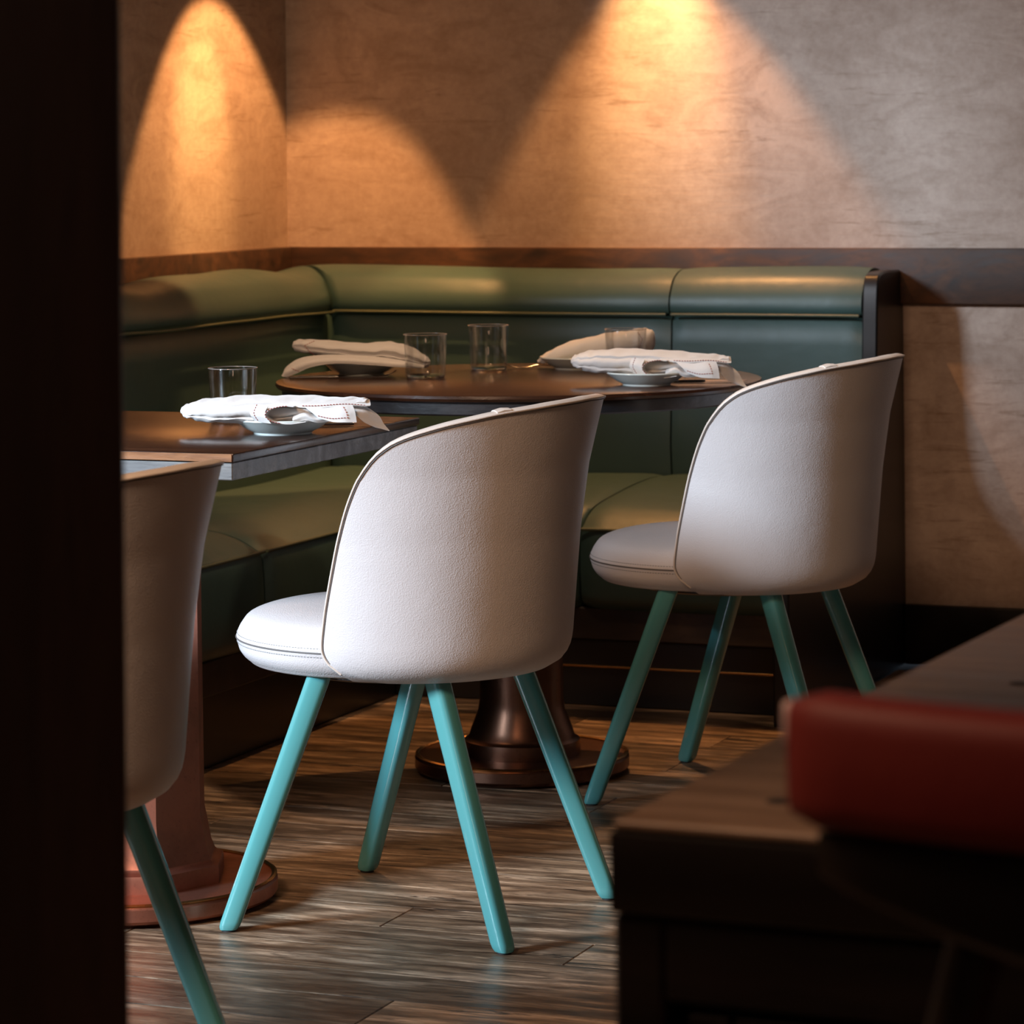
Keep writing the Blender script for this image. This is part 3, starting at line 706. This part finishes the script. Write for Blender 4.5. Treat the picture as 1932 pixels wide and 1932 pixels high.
# ---------------------------------------------------------------- blurred furniture near the camera
fa = at(1156, 1546, TZ)
CT = math.radians(23.5); cu_ = Vector((math.cos(CT), -math.sin(CT), 0)); cv_ = Vector((math.sin(CT), math.cos(CT), 0))
cb = empty('sideboard', Vector((fa.x, fa.y, 0)), -CT); tag(cb, 'dark wooden sideboard with worn brown top and cane panel close to the camera', 'sideboard')
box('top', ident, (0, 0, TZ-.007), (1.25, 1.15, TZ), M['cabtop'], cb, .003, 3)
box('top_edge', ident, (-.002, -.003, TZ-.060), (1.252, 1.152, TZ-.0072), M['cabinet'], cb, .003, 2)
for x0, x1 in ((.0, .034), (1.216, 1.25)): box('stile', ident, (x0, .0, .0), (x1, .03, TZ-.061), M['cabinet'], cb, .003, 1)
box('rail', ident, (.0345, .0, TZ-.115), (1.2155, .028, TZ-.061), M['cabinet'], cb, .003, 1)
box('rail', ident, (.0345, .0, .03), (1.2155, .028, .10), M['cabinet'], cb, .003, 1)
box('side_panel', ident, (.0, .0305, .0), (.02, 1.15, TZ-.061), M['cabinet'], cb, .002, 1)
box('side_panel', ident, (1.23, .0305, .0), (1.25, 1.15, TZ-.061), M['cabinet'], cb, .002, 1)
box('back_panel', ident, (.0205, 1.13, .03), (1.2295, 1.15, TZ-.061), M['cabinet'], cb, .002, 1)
for k, (x0, x1) in enumerate(((.048, .62), (.63, 1.202))):
    dr = empty('door'); dr.parent = cb
    box('door_frame', ident, (x0, .004, .11), (x0+.03, .022, TZ-.12), M['cabinet'], dr, .003, 1); box('door_frame', ident, (x1-.03, .004, .11), (x1, .022, TZ-.12), M['cabinet'], dr, .003, 1)
    box('door_frame', ident, (x0+.031, .004, TZ-.160), (x1-.031, .022, TZ-.12), M['cabinet'], dr, .003, 1); box('door_frame', ident, (x0+.031, .004, .11), (x1-.031, .022, .15), M['cabinet'], dr, .003, 1)
    vs, fs = [], []
    def bar(a, b, wd, y):
        d = (b-a).normalized(); s = Vector((-d.z, 0, d.x))*wd; n0 = len(vs)
        for p in (a, b):
            for e in (-1, 1):
                for yy in (y-.0006, y+.0006): vs.append((p.x+s.x*e, yy, p.z+s.z*e))
        fs.extend([(n0, n0+1, n0+3, n0+2), (n0+4, n0+6, n0+7, n0+5), (n0, n0+4, n0+5, n0+1), (n0+2, n0+3, n0+7, n0+6), (n0, n0+2, n0+6, n0+4), (n0+1, n0+5, n0+7, n0+3)])
    X0, X1, Z0, Z1 = x0+.03, x1-.03, .15, TZ-.16; st = .016
    x = X0+st/2
    while x < X1: bar(Vector((x, 0, Z0)), Vector((x, 0, Z1)), .0022, .0105); x += st
    z = Z0+st/2
    while z < Z1: bar(Vector((X0, 0, z)), Vector((X1, 0, z)), .0022, .0125); z += st
    for s_ in (1, -1):
        x = X0-(Z1-Z0)
        while x < X1:
            a = Vector((x, 0, Z0 if s_ > 0 else Z1)); b = Vector((x+(Z1-Z0), 0, Z1 if s_ > 0 else Z0)); d = b-a
            t0 = max(0, (X0-a.x)/d.x); t1 = min(1, (X1-a.x)/d.x)
            if t1 > t0: bar(a+d*t0, a+d*t1, .0016, .0145+.0015*s_)
            x += st*2
    cn = obj('cane_panel', vs, fs, M['cane'], dr, 0); cn['kind'] = 'stuff'
box('back_board', ident, (.036, .10, .03), (1.214, .11, TZ-.062), M['black'], cb, 0)
for px_, py_ in ((1470, 1512), (1925, 1290)):
    k_ = at(px_, py_, TZ)-Vector((fa.x, fa.y, 0)); lx, ly = k_.dot(cu_), k_.dot(cv_)
    lathe('wood_plug', [(.0005, TZ-.004), (.009, TZ-.004), (.009, TZ+.0004), (.0005, TZ+.0006)], M['foot'], cb, 24, True, (lx, ly, 0))

# red chair, back towards the camera
Yr = 1.74; e0 = atd(1499, 1420, Yr)
rc = empty('red_chair', Vector((e0.x, e0.y, 0)), -math.radians(20)); tag(rc, 'blurred chair with red leather back pad in front of the sideboard', 'chair')
zt = atd(1560, 1300, Yr).z; zb_ = atd(1600, 1545, Yr).z
WID = .46
def curve_box(name, x0, x1, z0, z1, th, mat, sag=.05, rnd=.02, zfun=None, n=26):
    rings = []
    for i in range(n+1):
        u = i/n; x = x0+(x1-x0)*u; c = -sag*4*(x/WID)*(1-x/WID)
        k = 1.0
        e = min(x-x0, x1-x)
        if e < rnd: k = math.sqrt(max(0.04, 1-(1-e/rnd)**2))
        zz0, zz1 = z0, z1
        if zfun: zz0 = zfun(x)
        ring = []
        for j in range(20):
            a = 2*PI*j/20; cs, sn = math.cos(a), math.sin(a); ex = .5
            y = math.copysign(abs(cs)**ex, cs)*th/2*(.5+.5*k); z = (zz0+zz1)/2+math.copysign(abs(sn)**ex, sn)*((zz1-zz0)/2-rnd*.5*(1-k))
            ring.append(Vector((x, c+y, z)))
        rings.append(ring)
    return loft(name, rings, mat, rc, True, False, 50)
curve_box('back_pad', 0, WID, zb_, zt, .050, M['red'], rnd=.012)
curve_box('side_trim', -.0055, .0015, zt-.028, zt-.006, .018, M['pink'], rnd=.002, n=4)
curve_box('back_frame', .016, WID-.003, zb_-.03, zb_-.001, .030, M['cabinet'], rnd=.004, zfun=lambda x: zb_-.022-.045*math.sin(PI*min(1, max(0, x/WID))))
box('seat', ident, (.02, .02, .42), (WID-.02, .27, .47), M['red'], rc, .018, 3)
box('seat_rail', ident, (.03, .03, .38), (WID-.03, .26, .419), M['cabinet'], rc, .004, 1)
for x in (.07, WID-.07):
    tube('back_post', [(x+(.035 if x < .2 else -.035), -.02, zb_-.03), (x+(.015 if x < .2 else -.015), -.005, zb_-.10), (x, .02, .62), (x, .03, .40)], .015, M['cabinet'], rc, 12)
    for y in (.045, .245): tube('leg', [(x, y, .385), (x, y, 0.001)], lambda u: .019-.006*u, M['cabinet'], rc, 12)
